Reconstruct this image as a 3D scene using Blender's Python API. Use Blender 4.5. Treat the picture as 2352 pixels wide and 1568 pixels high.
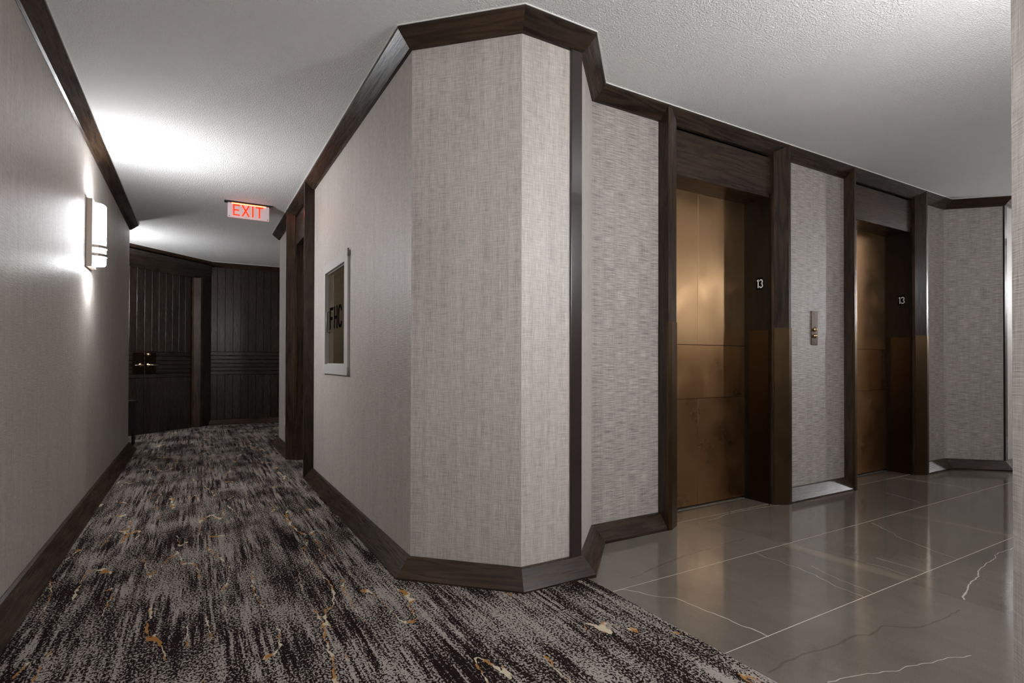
import bpy, bmesh, math, random
from mathutils import Vector, Matrix
random.seed(7)
for o in list(bpy.data.objects):
    bpy.data.objects.remove(o)
C = bpy.context.scene.collection
SC = bpy.context.scene
R = math.radians

# ------------------------------------------------------------------ camera, light level
H = 2.5466
YAW, PITCH, ROLL = 0.5283693, 0.0071377, 0.0022225
FPX, CX, CY = 1246.61, 1176.29, 821.98
cam = bpy.data.cameras.new('camera'); co = bpy.data.objects.new('camera', cam); C.objects.link(co)
f0 = Vector((math.sin(YAW), math.cos(YAW), 0)); r0 = Vector((math.cos(YAW), -math.sin(YAW), 0)); u0 = Vector((0, 0, 1))
fw = f0*math.cos(PITCH)+u0*math.sin(PITCH); up = u0*math.cos(PITCH)-f0*math.sin(PITCH)
rt = r0*math.cos(ROLL)+up*math.sin(ROLL); up2 = up*math.cos(ROLL)-r0*math.sin(ROLL)
co.matrix_world = Matrix(((rt.x, up2.x, -fw.x, 0), (rt.y, up2.y, -fw.y, 0), (rt.z, up2.z, -fw.z, 1.0), (0, 0, 0, 1)))
cam.sensor_fit = 'HORIZONTAL'; cam.sensor_width = 36; cam.lens = FPX/2352*36
cam.shift_x = (1176-CX)/2352; cam.shift_y = (CY-784)/2352
cam.clip_start = 0.05; cam.clip_end = 60
SC.camera = co

w = bpy.data.worlds.new('world'); SC.world = w; w.use_nodes = True
w.node_tree.nodes['Background'].inputs[0].default_value = (0.5, 0.48, 0.46, 1)
w.node_tree.nodes['Background'].inputs[1].default_value = 0.0
SC.view_settings.view_transform = 'Standard'; SC.view_settings.look = 'None'
SC.view_settings.gamma = 1; SC.view_settings.use_curve_mapping = False
SC.view_settings.exposure = 2.1
SCONCE = 42.0          # radiance of every wall light's diffuser
LAMP_COL = (0.935, 0.96, 1.0)

# ------------------------------------------------------------------ node helpers
def new_mat(name):
    m = bpy.data.materials.new(name); m.use_nodes = True
    nt = m.node_tree; b = nt.nodes['Principled BSDF']
    return m, nt, b
def N(nt, t, **kw):
    n = nt.nodes.new(t)
    for k, v in kw.items(): setattr(n, k, v)
    return n
def L(nt, a, b): nt.links.new(a, b)
def val(nt, sock, v):
    if hasattr(v, 'links') or isinstance(v, bpy.types.NodeSocket): L(nt, v, sock)
    else: sock.default_value = v
def math_(nt, op, a, b=0.0, clamp=False):
    n = N(nt, 'ShaderNodeMath', operation=op); n.use_clamp = clamp
    val(nt, n.inputs[0], a); val(nt, n.inputs[1], b); return n.outputs[0]
def vmath(nt, op, a, b=(0, 0, 0)):
    n = N(nt, 'ShaderNodeVectorMath', operation=op); val(nt, n.inputs[0], a); val(nt, n.inputs[1], b)
    return n.outputs['Value'] if op in ('DOT_PRODUCT', 'LENGTH', 'DISTANCE') else n.outputs['Vector']
def noise(nt, vec, scale, detail=2.0, rough=0.5, dist=0.0):
    n = N(nt, 'ShaderNodeTexNoise'); val(nt, n.inputs['Vector'], vec)
    n.inputs['Scale'].default_value = scale; n.inputs['Detail'].default_value = detail
    n.inputs['Roughness'].default_value = rough; n.inputs['Distortion'].default_value = dist
    return n.outputs['Fac']
def remap(nt, x, a, b, c=0.0, d=1.0, smooth=False):
    n = N(nt, 'ShaderNodeMapRange'); n.interpolation_type = 'SMOOTHSTEP' if smooth else 'LINEAR'
    val(nt, n.inputs[0], x)
    for i, v in zip((1, 2, 3, 4), (a, b, c, d)): val(nt, n.inputs[i], v)
    return n.outputs[0]
def mix(nt, f, a, b):
    n = N(nt, 'ShaderNodeMix', data_type='RGBA')
    val(nt, n.inputs[0], f); val(nt, n.inputs[6], a); val(nt, n.inputs[7], b); return n.outputs[2]
def bump(nt, b, h, strength, dist):
    n = N(nt, 'ShaderNodeBump'); n.inputs['Strength'].default_value = strength; n.inputs['Distance'].default_value = dist
    L(nt, h, n.inputs['Height']); L(nt, n.outputs['Normal'], b.inputs['Normal'])
def uvs(nt, sx, sy, rnd=False):
    t = N(nt, 'ShaderNodeTexCoord'); v = vmath(nt, 'MULTIPLY', t.outputs['UV'], (sx, sy, 0))
    if rnd:
        oi = N(nt, 'ShaderNodeObjectInfo'); s = N(nt, 'ShaderNodeCombineXYZ')
        L(nt, math_(nt, 'MULTIPLY', oi.outputs['Random'], 37.0), s.inputs[0]); L(nt, math_(nt, 'MULTIPLY', oi.outputs['Random'], 91.0), s.inputs[2])
        v = vmath(nt, 'ADD', v, s.outputs[0])
    return v
def pos(nt): return N(nt, 'ShaderNodeNewGeometry').outputs['Position']
def srgb(r, g, b):
    f = lambda c: (c/255/12.92) if c/255 <= 0.04045 else ((c/255+0.055)/1.055)**2.4
    return (f(r), f(g), f(b), 1)
def plain(name, col, rough=0.5, metal=0.0, spec=0.5):
    m, nt, b = new_mat(name); b.inputs['Base Color'].default_value = (*col[:3], 1)
    b.inputs['Roughness'].default_value = rough; b.inputs['Metallic'].default_value = metal
    b.inputs['Specular IOR Level'].default_value = spec; return m

# ------------------------------------------------------------------ materials
def m_wallpaper(name, base, hor, ver, fh, fv):
    m, nt, b = new_mat(name)
    h1 = noise(nt, uvs(nt, 0.055, 1), fh, 2, 0.6); v1 = noise(nt, uvs(nt, 1, 0.055), fv, 2, 0.6)
    g = noise(nt, uvs(nt, 1, 1), 3.0, 3, 0.6); v2 = noise(nt, uvs(nt, 1, 0.025), 42, 2, 0.6)
    v1 = math_(nt, 'ADD', v1, math_(nt, 'MULTIPLY', math_(nt, 'SUBTRACT', v2, 0.5), 0.55))
    f = math_(nt, 'ADD', math_(nt, 'MULTIPLY', math_(nt, 'SUBTRACT', h1, 0.5), hor), math_(nt, 'MULTIPLY', math_(nt, 'SUBTRACT', v1, 0.5), ver))
    f = math_(nt, 'ADD', f, math_(nt, 'MULTIPLY', math_(nt, 'SUBTRACT', g, 0.5), 0.12))
    f = math_(nt, 'ADD', f, 0.5, True)
    lo = tuple(c*0.45 for c in base); hi = tuple(min(1, c*1.55) for c in base)
    L(nt, mix(nt, f, (*lo, 1), (*hi, 1)), b.inputs['Base Color'])
    b.inputs['Roughness'].default_value = 0.46; b.inputs['Specular IOR Level'].default_value = 0.6
    bump(nt, b, f, 0.35, 0.003)
    return m
LINEN = m_wallpaper('woven_linen_wallpaper', (0.42, 0.375, 0.335), 0.85, 0.85, 270, 250)
GRASS = m_wallpaper('grasscloth_wallpaper', (0.325, 0.290, 0.260), 2.1, 0.65, 200, 200)

def m_wood(name, dark, light, rough=0.36, coat=0.30, gs=1.0):
    m, nt, b = new_mat(name)
    uv = uvs(nt, 1, 1, True)
    wv = vmath(nt, 'MULTIPLY', uv, (0.9, 9.0, 1.0))
    warp = noise(nt, wv, 1.4, 2, 0.5)
    rings = math_(nt, 'SINE', math_(nt, 'MULTIPLY', warp, 46.0*gs))
    rings = remap(nt, rings, -1, 1, 0, 1)
    fib = noise(nt, vmath(nt, 'MULTIPLY', uv, (5.0, 260.0, 1.0)), 1.0, 3, 0.6)
    tone = noise(nt, vmath(nt, 'MULTIPLY', uv, (1.2, 3.0, 1.0)), 1.0, 2, 0.5)
    f = math_(nt, 'ADD', math_(nt, 'MULTIPLY', rings, 0.30), math_(nt, 'MULTIPLY', fib, 0.55))
    f = math_(nt, 'ADD', f, math_(nt, 'MULTIPLY', math_(nt, 'SUBTRACT', tone, 0.45), 1.0))
    f = remap(nt, f, 0.15, 0.95)
    L(nt, mix(nt, f, (*dark, 1), (*light, 1)), b.inputs['Base Color'])
    L(nt, remap(nt, fib, 0.3, 0.7, rough+0.10, rough-0.06), b.inputs['Roughness'])
    b.inputs['Specular IOR Level'].default_value = coat
    b.inputs['Coat Weight'].default_value = 0.0
    hh = math_(nt, 'ADD', math_(nt, 'MULTIPLY', fib, 0.7), math_(nt, 'MULTIPLY', rings, 0.3))
    bump(nt, b, hh, 0.28, 0.0010)
    return m
WOOD = m_wood('dark_stained_oak', (0.0095, 0.0055, 0.0036), (0.060, 0.036, 0.0215), 0.28)
WOODD = m_wood('near_black_stained_oak', (0.0065, 0.0043, 0.0031), (0.031, 0.0205, 0.0135), 0.24, 0.5)
BLACKWOOD = m_wood('black_stained_oak', (0.003, 0.002, 0.0016), (0.013, 0.0085, 0.006), 0.42, 0.15)

def m_bronze(name, col, rough, vert=True, streak=0.10, bs=0.12):
    m, nt, b = new_mat(name)
    s = (1.2, 420, 1) if vert else (420, 1.2, 1)
    # panel UV: u runs up the panel, v across it
    n = noise(nt, vmath(nt, 'MULTIPLY', uvs(nt, 1, 1, True), s), 1.0, 3, 0.6)
    g = noise(nt, uvs(nt, 1, 1, True), 4.0, 4, 0.6)
    k = math_(nt, 'ADD', math_(nt, 'MULTIPLY', math_(nt, 'SUBTRACT', n, 0.5), streak*2), 1.0)
    k = math_(nt, 'ADD', k, math_(nt, 'MULTIPLY', math_(nt, 'SUBTRACT', g, 0.5), 0.22))
    c = N(nt, 'ShaderNodeVectorMath', operation='SCALE'); c.inputs[0].default_value = col; L(nt, k, c.inputs['Scale'])
    L(nt, c.outputs[0], b.inputs['Base Color'])
    b.inputs['Metallic'].default_value = 1.0
    L(nt, remap(nt, g, 0.3, 0.7, rough-0.05, rough+0.07), b.inputs['Roughness'])
    bump(nt, b, n, bs, 0.0006)
    return m
BRONZE_UP = m_bronze('brushed_light_bronze', (0.62, 0.385, 0.195), 0.33)
BRONZE_LO = m_bronze('brushed_dark_bronze', (0.60, 0.35, 0.165), 0.30, False)
BRONZE_KP = m_bronze('antique_bronze_plate', (0.105, 0.066, 0.034), 0.36)
BRONZE_DK = m_bronze('blackened_bronze_plate', (0.035, 0.024, 0.015), 0.36)
BRASS = plain('aged_brass', (0.66, 0.42, 0.20), 0.22, 1.0)
NICKEL = plain('brushed_nickel', (0.50, 0.43, 0.37), 0.38, 1.0)
STEELP = plain('grey_painted_steel', srgb(176, 172, 168), 0.45)
STEELD = plain('grey_painted_steel_pull', srgb(140, 136, 131), 0.4)
BLACK = plain('black_lacquer', (0.010, 0.010, 0.011), 0.4)
LETTER = plain('black_vinyl_letter', (0.003, 0.003, 0.003), 0.9, 0, 0.0)
CAULK = plain('white_paint_bead', (0.78, 0.77, 0.72), 0.6)
PLATEW = plain('cream_plastic', (0.62, 0.56, 0.48), 0.4)
WHITEP = plain('white_engraved_paint', (0.85, 0.85, 0.83), 0.5)
TUB = plain('cabinet_tub', (0.06, 0.04, 0.02), 0.6)
GROUT = plain('pale_grout', (0.42, 0.37, 0.30), 0.7)
STRIP = plain('black_corner_guard', (0.022, 0.015, 0.013), 0.22)
STRIP.node_tree.nodes['Principled BSDF'].inputs['Coat Weight'].default_value = 0.5
SILL = plain('satin_metal_sill', (0.55, 0.52, 0.48), 0.35, 1.0)

def m_ceiling():
    m, nt, b = new_mat('textured_ceiling_paint')
    p = pos(nt)
    a = noise(nt, p, 115, 3, 0.55); c = noise(nt, p, 260, 2, 0.5)
    g = noise(nt, p, 1.1, 3, 0.5)
    L(nt, mix(nt, g, (0.77, 0.755, 0.735, 1), (0.84, 0.825, 0.805, 1)), b.inputs['Base Color'])
    b.inputs['Roughness'].default_value = 0.85; b.inputs['Specular IOR Level'].default_value = 0.2
    h = math_(nt, 'ADD', remap(nt, a, 0.42, 0.62, 0, 1, True), math_(nt, 'MULTIPLY', c, 0.4))
    bump(nt, b, h, 0.75, 0.0042)
    return m
CEIL = m_ceiling()

def m_carpet():
    m, nt, b = new_mat('abstract_streaked_carpet')
    p = pos(nt)
    big = noise(nt, vmath(nt, 'MULTIPLY', p, (1.0, 0.75, 1)), 3.2, 3, 0.6)
    st = noise(nt, vmath(nt, 'MULTIPLY', p, (1.0, 0.040, 1)), 80, 3, 0.6)
    st2 = noise(nt, vmath(nt, 'MULTIPLY', p, (1.0, 0.10, 1)), 20, 3, 0.6)
    sp = noise(nt, vmath(nt, 'MULTIPLY', p, (1.0, 0.75, 1)), 138, 3, 0.6)
    stm = noise(nt, vmath(nt, 'MULTIPLY', p, (1.0, 0.6, 1)), 4.5, 2, 0.5)
    wst = remap(nt, stm, 0.42, 0.60, 0.15, 1.0, True)
    v = math_(nt, 'ADD', math_(nt, 'MULTIPLY', math_(nt, 'SUBTRACT', sp, 0.5), 1.35),
              math_(nt, 'MULTIPLY', math_(nt, 'MULTIPLY', math_(nt, 'SUBTRACT', st, 0.5), 1.0), wst))
    v = math_(nt, 'ADD', v, math_(nt, 'MULTIPLY', math_(nt, 'SUBTRACT', st2, 0.5), 0.42))
    v = math_(nt, 'ADD', v, math_(nt, 'MULTIPLY', math_(nt, 'SUBTRACT', big, 0.5), 0.5))
    f = remap(nt, v, 0.005, 0.055, 0, 1, True)
    hue = noise(nt, p, 3.0, 2, 0.5)
    grey = mix(nt, hue, (0.285, 0.240, 0.215, 1), (0.270, 0.245, 0.215, 1))
    col = mix(nt, f, (0.0105, 0.0065, 0.0060, 1), grey)
    # gold and cream cracks, thin wandering lines that run along the hall
    wob = vmath(nt, 'ADD', vmath(nt, 'MULTIPLY', p, (1.0, 0.17, 1)),
                vmath(nt, 'MULTIPLY', (lambda n: n.outputs['Color'])(_colnoise(nt, p, 22)), (0.035, 0.012, 0)))
    iso = math_(nt, 'ABSOLUTE', math_(nt, 'SUBTRACT', noise(nt, wob, 7.5, 1, 0.35), 0.5))
    wv = noise(nt, p, 26, 2, 0.5)
    lim = remap(nt, wv, 0.36, 0.66, 0.002, 0.0135)
    line = math_(nt, 'LESS_THAN', iso, lim)
    brk = noise(nt, vmath(nt, 'MULTIPLY', p, (1.0, 0.45, 1)), 4.6, 2, 0.5)
    line = math_(nt, 'MULTIPLY', line, math_(nt, 'GREATER_THAN', brk, 0.50))
    which = remap(nt, noise(nt, vmath(nt, 'MULTIPLY', p, (1.0, 0.8, 1)), 17, 2, 0.5), 0.47, 0.53, 0, 1)
    vein = mix(nt, which, (0.30, 0.135, 0.035, 1), (0.46, 0.39, 0.285, 1))
    col = mix(nt, line, col, vein)
    L(nt, col, b.inputs['Base Color'])
    b.inputs['Roughness'].default_value = 0.95; b.inputs['Specular IOR Level'].default_value = 0.04
    pile = noise(nt, p, 420, 2, 0.5)
    bump(nt, b, math_(nt, 'ADD', pile, math_(nt, 'MULTIPLY', f, 0.5)), 0.5, 0.004)
    return m
def _colnoise(nt, p, s):
    n = N(nt, 'ShaderNodeTexNoise'); L(nt, p, n.inputs['Vector']); n.inputs['Scale'].default_value = s; n.inputs['Detail'].default_value = 2
    return n
CARPET = m_carpet()

def m_stone():
    m, nt, b = new_mat('veined_grey_stone')
    p = pos(nt)
    oi = N(nt, 'ShaderNodeObjectInfo')
    cn = _colnoise(nt, p, 9.0)
    wobble = vmath(nt, 'MULTIPLY', vmath(nt, 'SUBTRACT', cn.outputs['Color'], (0.5, 0.5, 0.5)), (0.045, 0.045, 0))
    q = vmath(nt, 'MULTIPLY', vmath(nt, 'ADD', p, wobble), (1, 1, 0))
    g = noise(nt, p, 2.2, 4, 0.55); fine = noise(nt, p, 260, 2, 0.6); mid = noise(nt, vmath(nt, 'MULTIPLY', p, (1, 0.35, 1)), 14, 4, 0.6)
    k = math_(nt, 'ADD', math_(nt, 'MULTIPLY', g, 0.5), math_(nt, 'MULTIPLY', fine, 0.55))
    k = math_(nt, 'ADD', k, math_(nt, 'SUBTRACT', math_(nt, 'MULTIPLY', mid, 0.25), 0.115))
    k = math_(nt, 'ADD', k, math_(nt, 'MULTIPLY', math_(nt, 'SUBTRACT', oi.outputs['Random'], 0.5), 0.22))
    col = mix(nt, remap(nt, k, 0.25, 0.85), (0.078, 0.065, 0.053, 1), (0.158, 0.138, 0.116, 1))
    def segs(poly, w0, w1, soft):
        tot = None
        n = len(poly)-1
        for i in range(n):
            a = Vector((*poly[i], 0)); d = Vector((*poly[i+1], 0))-a; wd = w0+(w1-w0)*(i+.5)/n
            pa = vmath(nt, 'SUBTRACT', q, tuple(a))
            t = math_(nt, 'MULTIPLY', vmath(nt, 'DOT_PRODUCT', pa, tuple(d/d.length_squared)), 1.0, True)
            sc = N(nt, 'ShaderNodeVectorMath', operation='SCALE'); sc.inputs[0].default_value = tuple(d); L(nt, t, sc.inputs['Scale'])
            dist = vmath(nt, 'DISTANCE', pa, sc.outputs[0])
            v = remap(nt, dist, wd*(1-soft), wd, 1.0, 0.0, True)
            tot = v if tot is None else math_(nt, 'MAXIMUM', tot, v)
        return tot
    beige = [[(2.82, 1.80), (2.83, 1.53), (2.84, 1.27)], [(4.06, 1.86), (4.08, 1.60), (4.09, 1.25)], [(4.05, 1.1), (4.3, 0.7)],
             [(5.3, 2.35), (5.32, 1.9)]]
    for pl in beige:
        v = segs(pl, 0.07, 0.06, 0.85)
        col = mix(nt, math_(nt, 'MULTIPLY', v, 0.55), col, (0.215, 0.180, 0.135, 1))
    dark = [[(1.60, 1.10), (1.82, 1.109), (1.918, 1.091), (2.10, 1.082), (2.14, 1.061), (2.26, 1.073), (2.384, 0.995), (2.452, 0.987), (2.68, 0.985)],
            [(1.75, 1.90), (2.2, 1.98), (2.7, 2.0)], [(2.86, 1.78), (2.89, 1.5), (2.91, 1.27)]]
    for pl in dark:
        v = segs(pl, 0.0075, 0.005, 0.9)
        col = mix(nt, math_(nt, 'MULTIPLY', v, 0.5), col, (0.060, 0.042, 0.030, 1))
    whites = [([(1.627, 1.826), (1.76, 1.643), (1.792, 1.468), (1.798, 1.353), (1.811, 1.247)], 0.0035, 0.0075),
              ([(2.814, 1.03), (3.012, 1.071), (3.283, 1.133), (3.597, 1.177), (3.85, 1.182)], 0.008, 0.003),
              ([(2.543, 1.821), (2.54, 1.548), (2.485, 1.374), (2.475, 1.25)], 0.003, 0.003),
              ([(2.622, 1.565), (2.578, 1.406), (2.547, 1.259)], 0.0025, 0.0025),
              ([(3.665, 1.80), (3.51, 1.594), (3.40, 1.384), (3.36, 1.25)], 0.003, 0.003),
              ([(3.017, 1.46), (3.034, 1.251)], 0.004, 0.004), ([(2.90, 1.45), (2.91, 1.251)], 0.003, 0.003),
              ([(2.816, 2.34), (3.079, 2.383), (3.429, 2.37), (3.816, 2.325), (4.017, 2.283)], 0.003, 0.005),
              ([(1.712, 0.974), (1.874, 0.941), (1.979, 0.90), (2.3, 0.82)], 0.004, 0.003),
              ([(5.30, 2.36), (5.34, 1.95)], 0.005, 0.004), ([(4.62, 2.2), (4.5, 1.9)], 0.004, 0.003)]
    for pl, a, c in whites:
        v = segs(pl, a*.62, c*.62, 0.8)
        col = mix(nt, math_(nt, 'MULTIPLY', v, 0.85), col, (0.48, 0.45, 0.40, 1))
    L(nt, col, b.inputs['Base Color'])
    L(nt, remap(nt, mid, 0.3, 0.7, 0.075, 0.11), b.inputs['Roughness'])
    b.inputs['Specular IOR Level'].default_value = 0.55
    return m
STONE = m_stone()

def m_shade(k):
    """opal glass lit from a board behind it: brightest at the front, dimmer at the cheeks"""
    m, nt, b = new_mat('lit_opal_glass'); b.inputs['Base Color'].default_value = (0.8, 0.8, 0.8, 1)
    g = N(nt, 'ShaderNodeNewGeometry'); t = N(nt, 'ShaderNodeVectorTransform'); t.vector_type = 'NORMAL'; t.convert_from = 'WORLD'; t.convert_to = 'OBJECT'
    L(nt, g.outputs['Normal'], t.inputs[0]); x = N(nt, 'ShaderNodeSeparateXYZ'); L(nt, t.outputs[0], x.inputs[0])
    side = math_(nt, 'ABSOLUTE', x.outputs[0])
    up_ = math_(nt, 'ABSOLUTE', x.outputs[2])
    e = remap(nt, side, 0.30, 0.92, 1.0, 0.06, True)
    e = math_(nt, 'ADD', e, math_(nt, 'MULTIPLY', math_(nt, 'GREATER_THAN', up_, 0.9), 2.2))
    b.inputs['Emission Color'].default_value = (*LAMP_COL, 1)
    L(nt, math_(nt, 'MULTIPLY', e, SCONCE*k), b.inputs['Emission Strength']); b.inputs['Roughness'].default_value = 0.3
    return m
def m_emit(name, col, strength, base=(0.8, 0.8, 0.8)):
    m, nt, b = new_mat(name); b.inputs['Base Color'].default_value = (*base, 1)
    b.inputs['Emission Color'].default_value = (*col, 1); b.inputs['Emission Strength'].default_value = strength
    b.inputs['Roughness'].default_value = 0.3; return m
REDLIT = m_emit('lit_red_letter', (1.0, 0.025, 0.003), 0.5, (0.45, 0.01, 0.005))
REDTUBE = m_emit('lit_red_led_strip', (1.0, 0.09, 0.02), 7.0, (0.6, 0.02, 0.01))
ACRYL = m_emit('edge_lit_acrylic', (1.0, 0.62, 0.62), 0.035, (0.55, 0.50, 0.50))
def m_glass():
    m, nt, b = new_mat('tinted_cabinet_glass')
    b.inputs['Base Color'].default_value = (0.12, 0.088, 0.048, 1); b.inputs['Roughness'].default_value = 0.05
    b.inputs['Specular IOR Level'].default_value = 0.3
    b.inputs['Transmission Weight'].default_value = 0.5; b.inputs['IOR'].default_value = 1.5
    return m
GLASS = m_glass()

# ------------------------------------------------------------------ mesh helpers
def link(name, bm, mat, parent=None, smooth=False):
    me = bpy.data.meshes.new(name)
    bmesh.ops.recalc_face_normals(bm, faces=bm.faces)
    bm.to_mesh(me); bm.free()
    if mat: me.materials.append(mat)
    if smooth:
        for pgn in me.polygons: pgn.use_smooth = True
    o = bpy.data.objects.new(name, me); C.objects.link(o)
    if parent is not None: o.parent = parent
    return o
def tag(o, label=None, cat=None, group=None, kind=None):
    if label: o['label'] = label
    if cat: o['category'] = cat
    if group: o['group'] = group
    if kind: o['kind'] = kind
    return o
def empty(name, loc=(0, 0, 0), rz=0.0, **kw):
    o = bpy.data.objects.new(name, None); C.objects.link(o); o.location = loc; o.rotation_euler = (0, 0, rz)
    o.empty_display_size = 0.1
    return tag(o, **kw)
def uv_axes(bm, long):
    """u along the long axis, v along the larger remaining axis of each face (metres)"""
    uv = bm.loops.layers.uv.verify()
    for f in bm.faces:
        n = f.normal if f.normal.length > 0 else Vector((0, 0, 1))
        rest = [i for i in range(3) if i != long]
        if abs(n[long]) > 0.9: ua, va = rest
        else:
            ua = long; va = rest[0] if abs(n[rest[0]]) < abs(n[rest[1]]) else rest[1]
        for l in f.loops: l[uv].uv = (l.vert.co[ua], l.vert.co[va])
def add_box(bm, x0, x1, y0, y1, z0, z1, bev=0.0):
    vs = [bm.verts.new((x, y, z)) for x in (x0, x1) for y in (y0, y1) for z in (z0, z1)]
    fs = [bm.faces.new([vs[i] for i in q]) for q in ((0, 1, 3, 2), (4, 6, 7, 5), (0, 4, 5, 1), (2, 3, 7, 6), (0, 2, 6, 4), (1, 5, 7, 3))]
    if bev > 0:
        es = list({e for f in fs for e in f.edges})
        bmesh.ops.bevel(bm, geom=es, offset=bev, segments=1, affect='EDGES')
def box(name, x0, x1, y0, y1, z0, z1, mat, parent=None, bev=0.0, long=2):
    bm = bmesh.new(); add_box(bm, x0, x1, y0, y1, z0, z1, bev)
    bm.normal_update(); bmesh.ops.recalc_face_normals(bm, faces=bm.faces); uv_axes(bm, long)
    return link(name, bm, mat, parent)
def prism(name, poly, z0, z1, mat, parent=None, axis='z', long=2):
    """extrude a plan polygon; axis='z' vertical, 'x' polygon is (y,z) run along x, 'y' polygon is (x,z) run along y"""
    bm = bmesh.new()
    def P(a, b, t): return (a, b, t) if axis == 'z' else ((t, a, b) if axis == 'x' else (a, t, b))
    lo = [bm.verts.new(P(a, b, z0)) for a, b in poly]; hi = [bm.verts.new(P(a, b, z1)) for a, b in poly]
    n = len(poly)
    for i in range(n): bm.faces.new((lo[i], lo[(i+1) % n], hi[(i+1) % n], hi[i]))
    bm.faces.new(lo[::-1]); bm.faces.new(hi)
    bmesh.ops.recalc_face_normals(bm, faces=bm.faces); bm.normal_update(); uv_axes(bm, long)
    return link(name, bm, mat, parent)
def lathe(bm, prof, seg=20, axis='y', origin=(0, 0, 0)):
    rings = []
    for r, h in prof:
        ring = []
        for k in range(seg):
            a = 2*math.pi*k/seg; c, s = r*math.cos(a), r*math.sin(a)
            p = {'y': (c, h, s), 'z': (c, s, h), 'x': (h, c, s)}[axis]
            ring.append(bm.verts.new((p[0]+origin[0], p[1]+origin[1], p[2]+origin[2])))
        rings.append(ring)
    for a, b in zip(rings, rings[1:]):
        for k in range(seg): bm.faces.new((a[k], a[(k+1) % seg], b[(k+1) % seg], b[k]))
    bm.faces.new(rings[0][::-1]); bm.faces.new(rings[-1])
def tube(bm, pts, r, seg=10):
    pts = [Vector(p) for p in pts]; rings = []
    for i, p in enumerate(pts):
        d = (pts[min(i+1, len(pts)-1)]-pts[max(i-1, 0)]).normalized()
        a = d.orthogonal().normalized() if i == 0 else (rings_a - d*rings_a.dot(d)).normalized()
        rings_a = a; b = d.cross(a); rr = r[i] if isinstance(r, (list, tuple)) else r
        rings.append([bm.verts.new(p+a*rr*math.cos(2*math.pi*k/seg)+b*rr*math.sin(2*math.pi*k/seg)) for k in range(seg)])
    for A, B in zip(rings, rings[1:]):
        for k in range(seg): bm.faces.new((A[k], A[(k+1) % seg], B[(k+1) % seg], B[k]))
    bm.faces.new(rings[0][::-1]); bm.faces.new(rings[-1])
def strokes(bm, polys, wd, y0, y1, sx=1.0):
    """lettering built of bars: polylines in the local x-z plane, given width, from y0 to y1"""
    for pl in polys:
        n = len(pl); L_, R_ = [], []
        for i in range(n):
            p = Vector(pl[i]); a = Vector(pl[max(i-1, 0)]); c = Vector(pl[min(i+1, n-1)])
            if 0 < i < n-1:
                d1 = (p-a).normalized(); d2 = (c-p).normalized(); n1 = Vector((-d1.y, d1.x)); n2 = Vector((-d2.y, d2.x))
                m = (n1+n2)/(1+n1.dot(n2))
            else:
                d = (c-a).normalized(); m = Vector((-d.y, d.x))
            L_.append(p+m*wd/2); R_.append(p-m*wd/2)
        for i in range(n-1):
            q = [L_[i], L_[i+1], R_[i+1], R_[i]]
            v0 = [bm.verts.new((s.x, y0, s.y)) for s in q]; v1 = [bm.verts.new((s.x, y1, s.y)) for s in q]
            bm.faces.new(v0); bm.faces.new(v1[::-1])
            for k in range(4): bm.faces.new((v0[k], v1[k], v1[(k+1) % 4], v0[(k+1) % 4]))
def arc(cx, cz, rx, rz, a0, a1, n=10):
    return [(cx+rx*math.cos(R(a0+(a1-a0)*i/n)), cz+rz*math.sin(R(a0+(a1-a0)*i/n))) for i in range(n+1)]

# polyline with mitres: the room lies on the left of the direction of travel
def offsets(pts):
    V = [Vector(p) for p in pts]; out = []
    nr = []
    for a, b in zip(V, V[1:]):
        d = (b-a).normalized(); nr.append(Vector((-d.y, d.x)))
    for i in range(len(V)):
        if i == 0: m = nr[0]
        elif i == len(V)-1: m = nr[-1]
        else: m = (nr[i-1]+nr[i])/(1+nr[i-1].dot(nr[i]))
        out.append(m)
    return V, out
def segment(name, V, M, i, prof, mat, parent, useg=0.0):
    bm = bmesh.new(); uv = bm.loops.layers.uv.verify()
    a, b = V[i], V[i+1]; d = (b-a).normalized(); ln = (b-a).length
    r1 = [bm.verts.new((*(a+M[i]*o), z)) for o, z in prof]; r2 = [bm.verts.new((*(b+M[i+1]*o), z)) for o, z in prof]
    n = len(prof); cum = [0]
    for k in range(n): cum.append(cum[-1]+math.dist(prof[k], prof[(k+1) % n]))
    for k in range(n):
        f = bm.faces.new((r1[k], r1[(k+1) % n], r2[(k+1) % n], r2[k]))
        for l, c in zip(f.loops, (cum[k], cum[k+1], cum[k+1], cum[k])):
            q = Vector((l.vert.co.x, l.vert.co.y))-a
            l[uv].uv = (useg+q.dot(d), c)
    for ring, f in ((r1, bm.faces.new(r1[::-1])), (r2, bm.faces.new(r2))):
        for l in f.loops: l[uv].uv = (l.vert.co.z, l.vert.co.x)
    return link(name, bm, mat, parent)
BASEP = [(-.004, 0.0), (.080, 0.0), (.080, .014), (.016, .086), (0.004, .090), (-.004, .090)]
CROWNP = [(-.004, H+.02), (.080, H+.02), (.080, H-.017), (.016, H-.0765), (.002, H-.079), (-.004, H-.079)]
BEADP = [(.060, H+.004), (.0845, H+.004), (.0845, H-.0045), (.060, H-.0045)]
def moulding(kind, name, pts, label):
    V, M = offsets(pts)
    root = empty(name, (0, 0, 0), 0, label=label, kind='structure')
    for i in range(len(V)-1):
        if kind == 'crown':
            segment('crown_board', V, M, i, CROWNP, WOOD, root, i*3.1)
            segment('paint_bead', V, M, i, BEADP, CAULK, root)
        else:
            segment('base_board', V, M, i, BASEP, WOOD, root, i*2.3)
    return root
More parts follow.
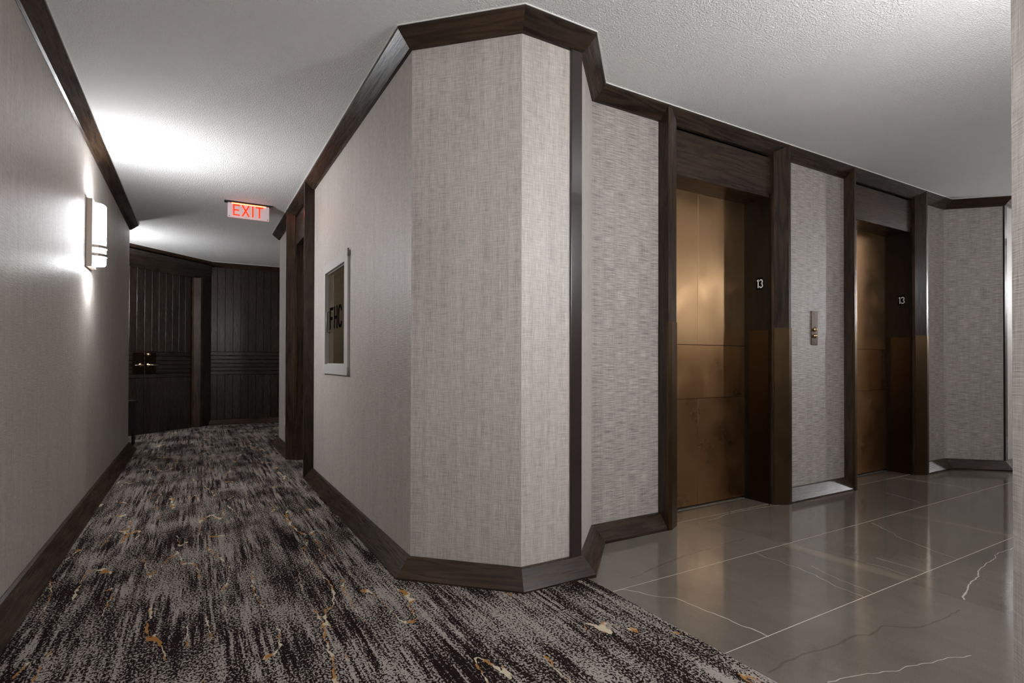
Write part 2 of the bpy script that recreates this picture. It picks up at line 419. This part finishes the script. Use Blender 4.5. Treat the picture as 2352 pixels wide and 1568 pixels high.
def wall(name, pts, mat, label, top=H+.02, th=.10):
    V, M = offsets(pts); bm = bmesh.new(); uv = bm.loops.layers.uv.verify(); s = 0
    for i in range(len(V)-1):
        a, b = V[i], V[i+1]; ln = (b-a).length
        c = [a, b, b-M[i+1]*th, a-M[i]*th]
        lo = [bm.verts.new((*p, -.02)) for p in c]; hi = [bm.verts.new((*p, top)) for p in c]
        for k in range(4):
            f = bm.faces.new((lo[k], lo[(k+1) % 4], hi[(k+1) % 4], hi[k]))
            us = {0: (s, s+ln, s+ln, s)}.get(k, (0, .1, .1, 0))
            for l, u in zip(f.loops, us): l[uv].uv = (u, l.vert.co.z)
        bm.faces.new(lo[::-1]); bm.faces.new(hi); s += ln
    return tag(link(name, bm, mat), label=label, kind='structure')

# ------------------------------------------------------------------ plan of the floor
P1, P2, P3, P4 = (.876, 2.444), (1.254, 2.066), (1.5814, 2.066), (1.9194, 2.404)
mx = lambda p: (8.109-p[0], p[1])
my = lambda p: (p[0], 2.451-p[1])
E_N, E_F = 4.86, 5.94                       # edges of the corridor door's casing on the right wall
L_CORNER = (-.642, 7.39); FAR_C = (.183, 9.678); FAR_L = (-1.3735, 8.1215); FAR_R = (1.9, 9.678)

# walls ------------------------------------------------------------
wall('wall_left', [L_CORNER, (-.642, -4)], LINEN, 'long pale woven wall of the corridor carrying the lit sconce')
wall('wall_far_left', [FAR_L, L_CORNER], LINEN, 'angled pale wall turning away behind the end of the left wall')
wall('wall_far', [FAR_R, FAR_C], WOODD, 'dark wood wall at the corridor end behind the grooved planks')
wall('wall_front', [P2, P1], LINEN, 'angled woven wall face of the corner between corridor and lift lobby')
wall('wall_front_right', [P3, P2], LINEN, 'bright woven wall face beside the black corner strip')
wall('wall_return', [P4, P3], LINEN, 'narrow angled wall return right of the black corner strip')
wall('wall_back_left', [(2.455, 2.404), P4], GRASS, 'grasscloth wall panel left of the nearer lift')
wall('wall_back_middle', [(4.49, 2.404), (3.62, 2.404)], GRASS, 'grasscloth wall panel between the two lifts with the call plate')
wall('wall_back_right', [mx(P4), (5.66, 2.404)], GRASS, 'narrow grasscloth wall strip right of the farther lift')
wall('wall_return_right', [mx(P3), mx(P4)], GRASS, 'angled grasscloth wall at the far end of the lobby')
wall('wall_front_end', [mx(P1), mx(P2), mx(P3)], LINEN, 'sliver of brightly lit woven wall beyond the lobby end')
wall('wall_side_end', [(7.233, 6), mx(P1)], LINEN, 'corridor wall beyond the lobby end')
wall('wall_near_right', [(.876, -4), my(P1), my(P2), my(P3)], LINEN, 'blurred near woven wall at the right edge of the view')
wall('wall_opposite', [my(P3), my(P4), my(mx(P4)), my(mx(P3))], GRASS, 'wall of the lobby opposite the lifts')
wall('wall_opposite_end', [my(mx(P3)), my(mx(P2)), my(mx(P1)), (7.233, -4)], LINEN, 'lobby corner opposite the far lobby end')
wall('wall_end_right', [(8.751, -4), (8.751, 6)], LINEN, 'far corridor wall past the lobby')
wall('wall_rear', [(-.642, -4), (.876, -4)], LINEN, 'wall behind the camera at the end of the corridor')
wall('wall_rear_end', [(7.233, -4), (8.751, -4)], LINEN, 'rear end wall of the second corridor')
wall('wall_end_far', [(8.751, 6), (7.233, 6)], LINEN, 'far end wall of the second corridor')
wall('wall_far_right', [(.876, E_F-.02), (.876, 7.084)], LINEN, 'pale wall sliver past the corridor door, with the outlet')
wall('wall_far_return', [(.876, 7.084), (1.9, 8.108)], LINEN, 'angled wall turning away behind the pale wall sliver')
wall('wall_far_side', [(1.9, 8.108), FAR_R], LINEN, 'short end wall hidden behind the pale wall sliver')
# right wall with the opening for the hose cabinet
bm = bmesh.new(); uv = bm.loops.layers.uv.verify()
hy0, hy1, hz0, hz1 = 3.70, 4.348, .965, 1.69
for y0, y1, z0, z1 in ((P1[1], hy0, -.02, H+.02), (hy1, E_N+.02, -.02, H+.02), (hy0, hy1, -.02, hz0), (hy0, hy1, hz1, H+.02)):
    add_box(bm, .876, 1.0, y0, y1, z0, z1)
for f in bm.faces:
    for l in f.loops: l[uv].uv = (l.vert.co.y+l.vert.co.x-.876, l.vert.co.z)
tag(link('wall_right', bm, LINEN), label='pale woven right wall of the corridor around the hose cabinet', kind='structure')

# ceiling: two boards that meet at the hairline crack over the corridor
croot = empty('ceiling', label='white textured ceiling over corridor and lobby', kind='structure')
box('ceiling_board', -2.2, 9.2, -4.3, 2.4722, H, H+.08, CEIL, croot, long=0)
box('ceiling_board', -2.2, 9.2, 2.4732, 10.1, H, H+.08, CEIL, croot, long=0)
box('ceiling_backing', -2.2, 9.2, 2.3, 2.7, H+.03, H+.12, CEIL, croot, long=0)

# floor: slab with grout bed, stone tiles on it, carpet beside it
floor = tag(box('floor', -2.3, 9.3, -4.3, 10.2, -.15, -.0005, GROUT, long=0), label='floor slab under the carpet and stone tiles', kind='structure')
XJ = [1.571, 2.806, 4.041, 5.276, 6.511, 7.746, 8.981]
YJ = [-.492, .088, .668, 1.248, 1.828, 2.408]
def tile(x0, x1, y0, y1):
    bm = bmesh.new(); add_box(bm, x0+.0006, x1-.0006, y0+.0020, y1-.0020, -.012, 0.0)
    return link('tile', bm, STONE, floor)
for xi in range(6):
    for yi in range(5):
        if YJ[yi+1] < .1: continue
        tile(XJ[xi], XJ[xi+1], YJ[yi], YJ[yi+1])
for s in (0, 2.034):                         # threshold rows inside the two lift openings
    cuts = [2.50+s, 2.80+s+.03, 3.56+s]
    for a, b in zip(cuts, cuts[1:]): tile(a, b, 2.408, 2.600)
# second corridor past the lobby is tiled out too
for yi, (a, b) in enumerate(((2.408, 2.988), (2.988, 3.568), (3.568, 4.148))): tile(7.3, 8.7, a, b)
cp = [(-.639, -3.99), (.872, -3.99), (.872, .008), (1.252, .388), (1.565, .388), (1.565, 2.063), (1.252, 2.063), (.872, 2.443), (.872, 4.86), (1.01, 4.86), (1.01, 5.915), (.872, 5.94),
      (.872, 7.087), (1.885, 8.10), (1.885, 9.672), (.187, 9.672), (-1.365, 8.121), (-.639, 7.394)]
tag(prism('carpet', cp, -.0015, .007, CARPET, long=1), label='dark brown and grey streaked corridor carpet with gold veins', cat='carpet')
tag(box('carpet_strip', 1.5655, 1.5705, .38, 2.07, -.0016, .0045, SILL, long=1), label='thin metal edging strip between carpet and stone tiles', cat='trim')

# mouldings ---------------------------------------------------------
runs = [('left', [FAR_L, L_CORNER, (-.642, -4)], 'dark wood {} along the left corridor wall'),
        ('far', [FAR_R, FAR_C, FAR_L], 'dark wood {} above and below the far doors'),
        ('right', [(2.434, 2.404), P4, P3, P2, P1, (.876, E_N)], 'faceted dark wood {} round the corner column from lift to corridor door'),
        ('right_far', [(.876, E_F), (.876, 7.084), (1.9, 8.108)], 'short dark wood {} past the corridor door'),
        ('back_middle', [(4.468, 2.404), (3.641, 2.404)], 'dark wood {} between the two lifts'),
        ('end', [(7.233, 6), mx(P1), mx(P2), mx(P3), mx(P4), (5.675, 2.404)], 'dark wood {} round the far end of the lobby'),
        ('opposite', [(.876, -4), my(P1), my(P2), my(P3), my(P4), my(mx(P4)), my(mx(P3)), my(mx(P2)), my(mx(P1)), (7.233, -4)], 'dark wood {} on the wall facing the lifts'),
        ('end_right', [(8.751, -4), (8.751, 6)], 'dark wood {} of the second corridor')]
for k, (side, pts, lab) in enumerate(runs):
    if side != 'far': moulding('base', 'baseboard_'+side, pts, lab.format('sloping baseboard'))
    moulding('crown', 'trim_%d' % (k+1), pts, lab.format('sloping crown moulding'))
moulding('base', 'baseboard_far', [FAR_R, FAR_C], 'dark wood baseboard under the grooved wall panel')
for k, (x0, x1) in enumerate(((2.434, 3.641), (4.468, 5.675))):
    moulding('crown', 'trim_%d' % (20+k), [(x1, 2.404), (x0, 2.404)], 'dark wood crown moulding above the %s lift' % ('nearer', 'farther')[k])
moulding('crown', 'trim_22', [(.876, E_N), (.876, E_F)], 'dark wood crown moulding over the corridor door')
# corner guards
tag(box('trim_30', P3[0]-.062, P3[0]+.002, P3[1]-.012, P3[1]+.01, .075, H-.07, STRIP, None, .003), label='tall black corner strip on the column beside the lobby', kind='structure')
q = mx(P3)
tag(box('trim_31', q[0]-.002, q[0]+.055, q[1]-.012, q[1]+.01, .075, H-.07, STRIP, None, .003), label='tall black corner strip at the far end of the lobby', kind='structure')

# ------------------------------------------------------------------ lifts
DIGITS = {'1': [[(-.0095, .0215), (.000, .0265), (.000, -.0295)]],
          '3': [arc(0, .0140, .0105, .0140, 165, -90, 10), arc(0, -.0140, .0118, .0150, 90, -165, 10)]}
def digit(ch, parent, x, y, z, plane):
    bm = bmesh.new(); strokes(bm, DIGITS[ch], .0068, -.001, .0012)
    o = link('digit', bm, WHITEP, parent); o.location = (x, y, z); o.rotation_euler = (0, 0, plane); return o
def casing(parent, sx, hw, lip, bx, by, mat=WOOD, plate=False, top=H+.01, wallin=.06):
    """bevelled door casing: square outer side, narrow lip, slope back towards the opening"""
    e = .0035 if plate else 0
    poly = [(hw+e, wallin if not plate else .0), (hw+e, -.082-e), (hw-lip-e*.4, -.082-e), (bx-e, by-e), (bx-e, wallin if not plate else by+.006), ]
    if plate: poly = [(hw+e, -.070), (hw+e, -.082-e), (hw-lip-e*.4, -.082-e), (bx-e*.6, by-e), (bx+.01, by+.004), (hw-lip+.004, -.076), (hw-.002, -.076), (hw-.002, -.070)]
    poly = [(sx*a, b) for a, b in poly]
    return prism('kick_plate' if plate else 'casing', poly, .001 if plate else -.01, 1.245 if plate else top, BRONZE_KP if plate else mat, parent)
def lift(name, x, label, num):
    d = empty(name, (x, 2.404, 0), 0, label=label, kind='structure')
    for sx in (-1, 1):
        casing(d, sx, .604, .026, .4835, -.032)
        casing(d, sx, .604, .026, .4835, -.032, plate=True)
        a, b = sorted((sx*.473, sx*.520)); j = box('jamb', a, b, -.008, .23, -.001, 2.20, BLACKWOOD, d)
        a, b = sorted((sx*.4695, sx*.4735)); box('jamb_plate', a, b, .0, .16, .001, 1.232, BRONZE_DK, d)
        if sx == 1:
            digit('1', j, .4706, .083, 1.567, R(-90)); digit('3', j, .4706, .0605, 1.567, R(-90))
            bm = bmesh.new(); add_box(bm, .4712, .4732, .048, .098, 1.525, 1.610); link('number_plate', bm, LETTER, j)
    box('header_panel', -.484, .484, -.002, .226, 2.172, H-.093, WOOD, d, .001, 0)
    box('header_backing', -.55, .55, .03, .226, H-.12, H+.01, BLACK, d, 0, 0)
    # leaf with its five applied bronze sheets
    box('door_leaf', -.50, .50, .2055, .24, .012, 2.19, BRONZE_DK, d)
    s = -.025
    def sheet(nm, x0, x1, z0, z1, mat, tilt=0):
        o = box(nm, x0+.0014, x1-.0014, .200, .206, z0+.0014, z1-.0014, mat, d, .0012)
        return o
    sheet('upper_panel', -.49, s, 1.121, 2.178, BRONZE_UP); sheet('upper_panel', s, .49, 1.121, 2.178, BRONZE_UP)
    sheet('middle_panel', -.49, .49, .750, 1.121, BRONZE_LO)
    sheet('lower_panel', -.49, s, .014, .750, BRONZE_LO); sheet('lower_panel', s, .49, .014, .750, BRONZE_LO)
    box('sill', -.50, .50, .1965, .2055, -.001, .0035, SILL, d, 0, 0)
    return d
lift('door_2', 3.0375, 'nearer lift door of brushed bronze sheets in a dark wood frame', 0)
lift('door_3', 5.0715, 'farther lift door of bronze sheets near the lobby end', 1)

# call plate between the lifts
t = empty('call_plate', (4.057, 2.404, 1.262), 0, label='narrow bronze lift call plate with two round buttons between the lifts', cat='call button panel')
box('plate', -.041, .041, -.007, .0, -.128, .128, m_bronze('oiled_bronze_plate', (0.055, 0.034, 0.02), 0.4), t, .0015)
for z in (-.012, -.060):
    bm = bmesh.new(); lathe(bm, [(.017, -.006), (.017, -.009), (.0135, -.0105), (.0125, -.016), (.009, -.0195), (.004, -.021)], 20); link('button', bm, BRASS, t, True)
for z, o in zip((-.012, -.060), [o for o in t.children if o.name.startswith('button')]): o.location = (.004, 0, z)
for z in (.110, -.108):
    bm = bmesh.new(); lathe(bm, [(.0038, -.006), (.0038, -.0085), (.002, -.0095)], 10, origin=(.004, 0, z)); link('screw', bm, SILL, t, True)

# ------------------------------------------------------------------ corridor door on the right wall (its leaf is hidden by the near casing)
d = empty('door_4', (.876, 5.40, 0), R(-90), label='recessed dark wood corridor door past the hose cabinet', kind='structure')
for sx in (-1, 1):
    casing(d, sx, .54, .026, .432, -.012, wallin=.03)
    a, b = sorted((sx*.405, sx*.47)); box('jamb', a, b, -.002, .19, -.005, 2.20, WOOD, d)
box('header_panel', -.43, .43, -.004, .19, 2.172, H-.093, WOOD, d, .001, 0)
box('door_leaf', -.41, .41, .15, .19, .012, 2.18, WOODD, d)
bm = bmesh.new(); tube(bm, [(.34, .15, 1.0), (.34, .09, 1.0), (.33, .085, 1.0), (.22, .085, 1.0)], .009); link('handle', bm, BRASS, d, True)
box('wall_backing', -.60, .60, .19, .22, -.02, H+.02, WOODD, d)

# ------------------------------------------------------------------ far double door on the angled wall, planked
S0 = -1.093
ctr = Vector((FAR_C[0]+S0*.70711, FAR_C[1]+S0*.70711))
d = empty('door_1', (ctr.x, ctr.y, 0), R(45), label='dark planked double door with brass handles at the corridor end', kind='structure')
op = .775
for sx in (-1, 1):
    casing(d, sx, .882, .034, .786, -.018, WOOD, top=2.256)
    box('filler', *sorted((sx*.878, sx*1.105)), -.03, .03, -.01, H, WOODD, d)
prism('header_panel', [(.03, 2.252), (-.016, 2.252), (-.078, 2.415), (-.078, H-.07), (.03, H-.07)], -1.058, 1.058, WOODD, d, 'x', 0)
box('door_backing', -1.10, 1.10, .06, .10, -.02, H+.02, WOODD, d)
def planked(parent, x0, n, pw, y, z_lo, z_b0, z_b1, z_hi, strips, mats=WOODD, th=.012):
    """vertical planks above and below a band of horizontal strips"""
    for i in range(n):
        a, b = x0+i*pw+.0012, x0+(i+1)*pw-.0012
        yy = y-random.uniform(0, .0012)
        for z0, z1 in ((z_lo, z_b0), (z_b1, z_hi)):
            bm = bmesh.new(); add_box(bm, a, b, yy, yy+th, z0+.001, z1-.001, .0035); bm.normal_update(); uv_axes(bm, 2); link('plank', bm, mats, parent)
    sh = (z_b1-z_b0)/strips
    for k in range(strips):
        bm = bmesh.new(); add_box(bm, x0+.001, x0+n*pw-.001, y-.002, y+th, z_b0+k*sh+.0015, z_b0+(k+1)*sh-.0015, .006); bm.normal_update(); uv_axes(bm, 0); link('strip', bm, mats, parent)
for sx in (-1, 1):
    a, b = sorted((sx*.0025, sx*op))
    box('door_leaf', a, b, .030, .062, .010, 2.262, WOODD, d)
    planked(d, a, 7, (b-a)/7, .018, .012, .766, 1.128, 2.260, 6)
    x0, x1 = sorted((sx*.008, sx*.176))
    ep = box('escutcheon', x0, x1, .010, .0165, .831, 1.116, BRONZE_DK, d, .001)
    bm = bmesh.new(); lathe(bm, [(.030, .010), (.030, .002), (.014, -.003), (.012, -.045), (.009, -.048)], 18, origin=(sx*.060, 0, .946)); link('rose', bm, BRASS, ep, True)
    bm = bmesh.new(); tube(bm, [(sx*.060, -.040, .946), (sx*.09, -.044, .946), (sx*.14, -.042, .945), (sx*.178, -.038, .943)], [.011, .010, .008, .006]); link('lever', bm, NICKEL, ep, True)
    if sx == 1:
        bm = bmesh.new(); lathe(bm, [(.027, .010), (.027, .000), (.020, -.006), (.018, -.020), (.010, -.024)], 18, origin=(.052, 0, 1.089)); link('deadbolt', bm, BRASS, ep, True)

# grooved plank panelling on the far wall
t = empty('plank_panelling', (.183, 9.678, 0), 0, label='dark wall panelling of grooved planks beside the far double door', cat='wall panel')
planked(t, .0, 15, .1105, -.014, .088, .787, 1.150, H-.075, 6)
box('lock_plate', .055, .085, -.0205, -.015, .985, 1.02, BLACK, t, .001)

# ------------------------------------------------------------------ wall sconces
def make_sconce(loc, rz, label, k=1.0):
    s = empty('wall_sconce', loc, rz, label=label, cat='wall light', group='wall sconces with opal glass')
    box('back_plate', -.095, .095, -.034, .0, -.232, .232, NICKEL, s, .002)
    # opal glass: a box that bows out and rounds over at the top and bottom edges
    bm = bmesh.new(); prof = []
    w0 = .063
    plan_ = [(-w0, -.034), (-w0, -.044), (-w0*.93, -.062), (-w0*.74, -.083), (-w0*.40, -.096), (0, -.101), (w0*.40, -.096), (w0*.72, -.082), (w0*.93, -.062), (w0, -.044), (w0, -.034)]
    zs = [(-.212, .88), (-.207, .96), (-.197, 1.0), (.190, 1.0), (.204, .95), (.212, .84)]
    rings = [[bm.verts.new((x*(.55+.45*k), -.034+(y+.034)*k, z)) for x, y in plan_] for z, k in zs]
    m = len(plan_)
    for a, b in zip(rings, rings[1:]):
        for i in range(m-1): bm.faces.new((a[i], a[i+1], b[i+1], b[i]))
    bm.faces.new(rings[0][::-1]); bm.faces.new(rings[-1])
    link('glass_shade', bm, m_shade(k), s, True)
    for z in (-.085, -.142):                 # two metal bands round the glass
        bm = bmesh.new()
        o = [(x*1.06, -.034+(y+.034)*1.10) for x, y in plan_]
        lo = [(bm.verts.new((x, y, z-.010)), bm.verts.new((x, y, z+.010))) for x, y in o]
        li = [(bm.verts.new((x*.985, -.034+(y+.034)*.985, z-.010)), bm.verts.new((x*.985, -.034+(y+.034)*.985, z+.010))) for x, y in o]
        for i in range(m-1):
            bm.faces.new((lo[i][0], lo[i+1][0], lo[i+1][1], lo[i][1])); bm.faces.new((li[i][1], li[i+1][1], li[i+1][0], li[i][0]))
            bm.faces.new((lo[i][1], lo[i+1][1], li[i+1][1], li[i][1])); bm.faces.new((lo[i][0], li[i][0], li[i+1][0], lo[i+1][0]))
        for i in (0, m-1): bm.faces.new((lo[i][0], lo[i][1], li[i][1], li[i][0]))
        link('band', bm, NICKEL, s)
    return s
ZS = 1.872
LAMPS = [((-.642, 4.70, ZS), 90, 1.15, 'lit nickel and opal glass sconce on the left corridor wall'),
         ((-1.02, 7.768, ZS), 135, 1.0, 'sconce on the angled wall hidden behind the end of the left wall'),
         ((2.45, .047, ZS), 180, 1.58, 'sconce on the lobby wall facing the nearer lift'),
         ((5.80, .047, ZS), 180, 0.30, 'dimmer sconce on the lobby wall facing the farther lift'),
         ((-.642, 0.30, ZS), 90, 0.85, 'nearer sconce on the left corridor wall beside the camera'),
         ((1.00, .131, ZS), 225, 0.60, 'sconce on the angled near wall just outside the right edge'),
         ((8.751, .93, ZS), -90, 2.2, 'sconce on the second corridor wall past the lobby end')]
for loc, rz, k, lab in LAMPS: make_sconce(loc, R(rz), lab, k)

# ------------------------------------------------------------------ hose cabinet with FHC lettering
t = empty('hose_cabinet', (.876, 4.02, 1.3215), R(-90), label='grey framed fire hose cabinet with dark glass lettered FHC', cat='fire cabinet')
box('stile', -.40, -.318, -.016, .004, -.414, .414, STEELP, t, .0012)
box('stile', .305, .40, -.016, .004, -.414, .414, STEELP, t, .0012)
box('rail', -.318, .305, -.016, .004, .351, .414, STEELP, t, .0012, 0)
box('rail', -.318, .305, -.016, .004, -.414, -.342, STEELP, t, .0012, 0)
bm = bmesh.new()
for x0, x1, z0, z1 in ((-.318, -.312, -.342, .351), (.299, .305, -.342, .351), (-.318, .305, -.342, -.336), (-.318, .305, .345, .351)): add_box(bm, x0, x1, .003, .034, z0, z1)
link('frame_return', bm, STEELP, t)
box('glass', -.315, .302, .016, .021, -.339, .348, GLASS, t)
bm = bmesh.new()
for a in ((-.325, .32, .085, .09, -.36, .37), (-.325, -.32, .031, .09, -.36, .37), (.315, .32, .031, .09, -.36, .37), (-.325, .32, .031, .09, -.36, -.355), (-.325, .32, .031, .09, .365, .37)): add_box(bm, *a)
link('cabinet_tub', bm, TUB, t)
for z0, z1 in ((.372, .425), (-.36, -.412)):
    bm = bmesh.new(); tube(bm, [(.402, -.013, z0), (.402, -.013, z1)], .0065, 10); link('hinge', bm, STEELD, t, True)
bm = bmesh.new(); tube(bm, [(-.298, .016, .06), (-.298, -.006, .055), (-.298, -.006, -.095), (-.298, .016, -.10)], .006, 8); link('pull_handle', bm, STEELD, t, True)
def letter(pl, wd, y0, y1, mat, parent, loc):
    bm = bmesh.new(); strokes(bm, pl, wd, y0, y1); o = link('letter', bm, mat, parent); o.location = loc; return o
hh = .083
letter([[(-.045, -hh), (-.045, hh)], [(-.045, hh-.011), (.045, hh-.011)], [(-.045, 0), (.032, 0)]], .022, .0135, .0162, LETTER, t, (-.225, 0, .005))
letter([[(-.045, -hh), (-.045, hh)], [(.045, -hh), (.045, hh)], [(-.045, 0), (.045, 0)]], .022, .0135, .0162, LETTER, t, (-.085, 0, .005))
letter([arc(0, .028, .045, .045, 15, 180, 8)+arc(0, -.028, .045, .045, 180, 345, 8)], .022, .0135, .0162, LETTER, t, (.055, 0, .005))

# ------------------------------------------------------------------ exit sign
t = empty('exit_sign', (.447, 5.89, H), 0, label='edge lit clear EXIT sign with red letters under the corridor ceiling', cat='exit sign')
box('ceiling_channel', -.215, .215, -.026, .026, -.014, .002, BLACK, t, .002, 0)
box('end_cap', .196, .218, -.018, .018, -.022, -.004, NICKEL, t, .002, 0)
box('panel', -.186, .182, -.003, .003, -.155, -.006, ACRYL, t, .002, 0)
box('light_strip', -.150, .150, -.007, .007, -.018, -.0135, REDTUBE, t, 0, 0)
box('edge_glow', -.185, .181, -.0028, .0028, -.1565, -.1552, m_emit('lit_panel_edge', (1.0, 0.25, 0.22), 0.10, (0.5, 0.1, 0.1)), t, 0, 0)
zc, hl = -.080, .054
def ex(pl, x): letter(pl, .0135, -.0065, -.0032, REDLIT, t, (x, 0, zc))
ex([[(-.026, -hl), (-.026, hl)], [(-.026, hl-.0067), (.028, hl-.0067)], [(-.026, 0), (.020, 0)], [(-.026, -hl+.0067), (.028, -hl+.0067)]], -.108)
ex([[(-.030, -hl), (.030, hl)], [(-.030, hl), (.030, -hl)]], -.030)
ex([[(0, -hl), (0, hl)]], .033)
ex([[(0, -hl), (0, hl)], [(-.034, hl-.0067), (.034, hl-.0067)]], .092)
for x in (-.172, .168):
    bm = bmesh.new(); lathe(bm, [(.0045, -.0065), (.0045, .0065)], 12, origin=(x, 0, -.142)); link('stud', bm, BLACK, t)

# ------------------------------------------------------------------ outlet and the little black console round the corner
t = empty('wall_outlet', (.876, 6.53, .335), R(-90), label='small cream outlet plate low on the wall past the corridor door', cat='outlet')
box('plate', -.036, .036, -.006, 0, -.058, .058, PLATEW, t, .0015)
for z in (.021, -.021): box('socket', -.016, .016, -.0075, -.005, z-.014, z+.014, WHITEP, t, .001)
cx_, cy_ = -.97, 7.80
t = empty('console_table', (cx_, cy_, 0), R(-45), label='black side table mostly hidden round the end of the left wall', cat='table')
box('table_top', -.22, .22, -.02, .32, .505, .53, BLACK, t, .002, 0)
box('drawer_case', -.20, .20, .0, .30, .14, .505, BLACK, t, .002, 0)
for sx in (-1, 1):
    for yy in (.01, .27): box('leg', *sorted((sx*.18, sx*.205)), yy, yy+.025, .007, .14, BLACK, t)
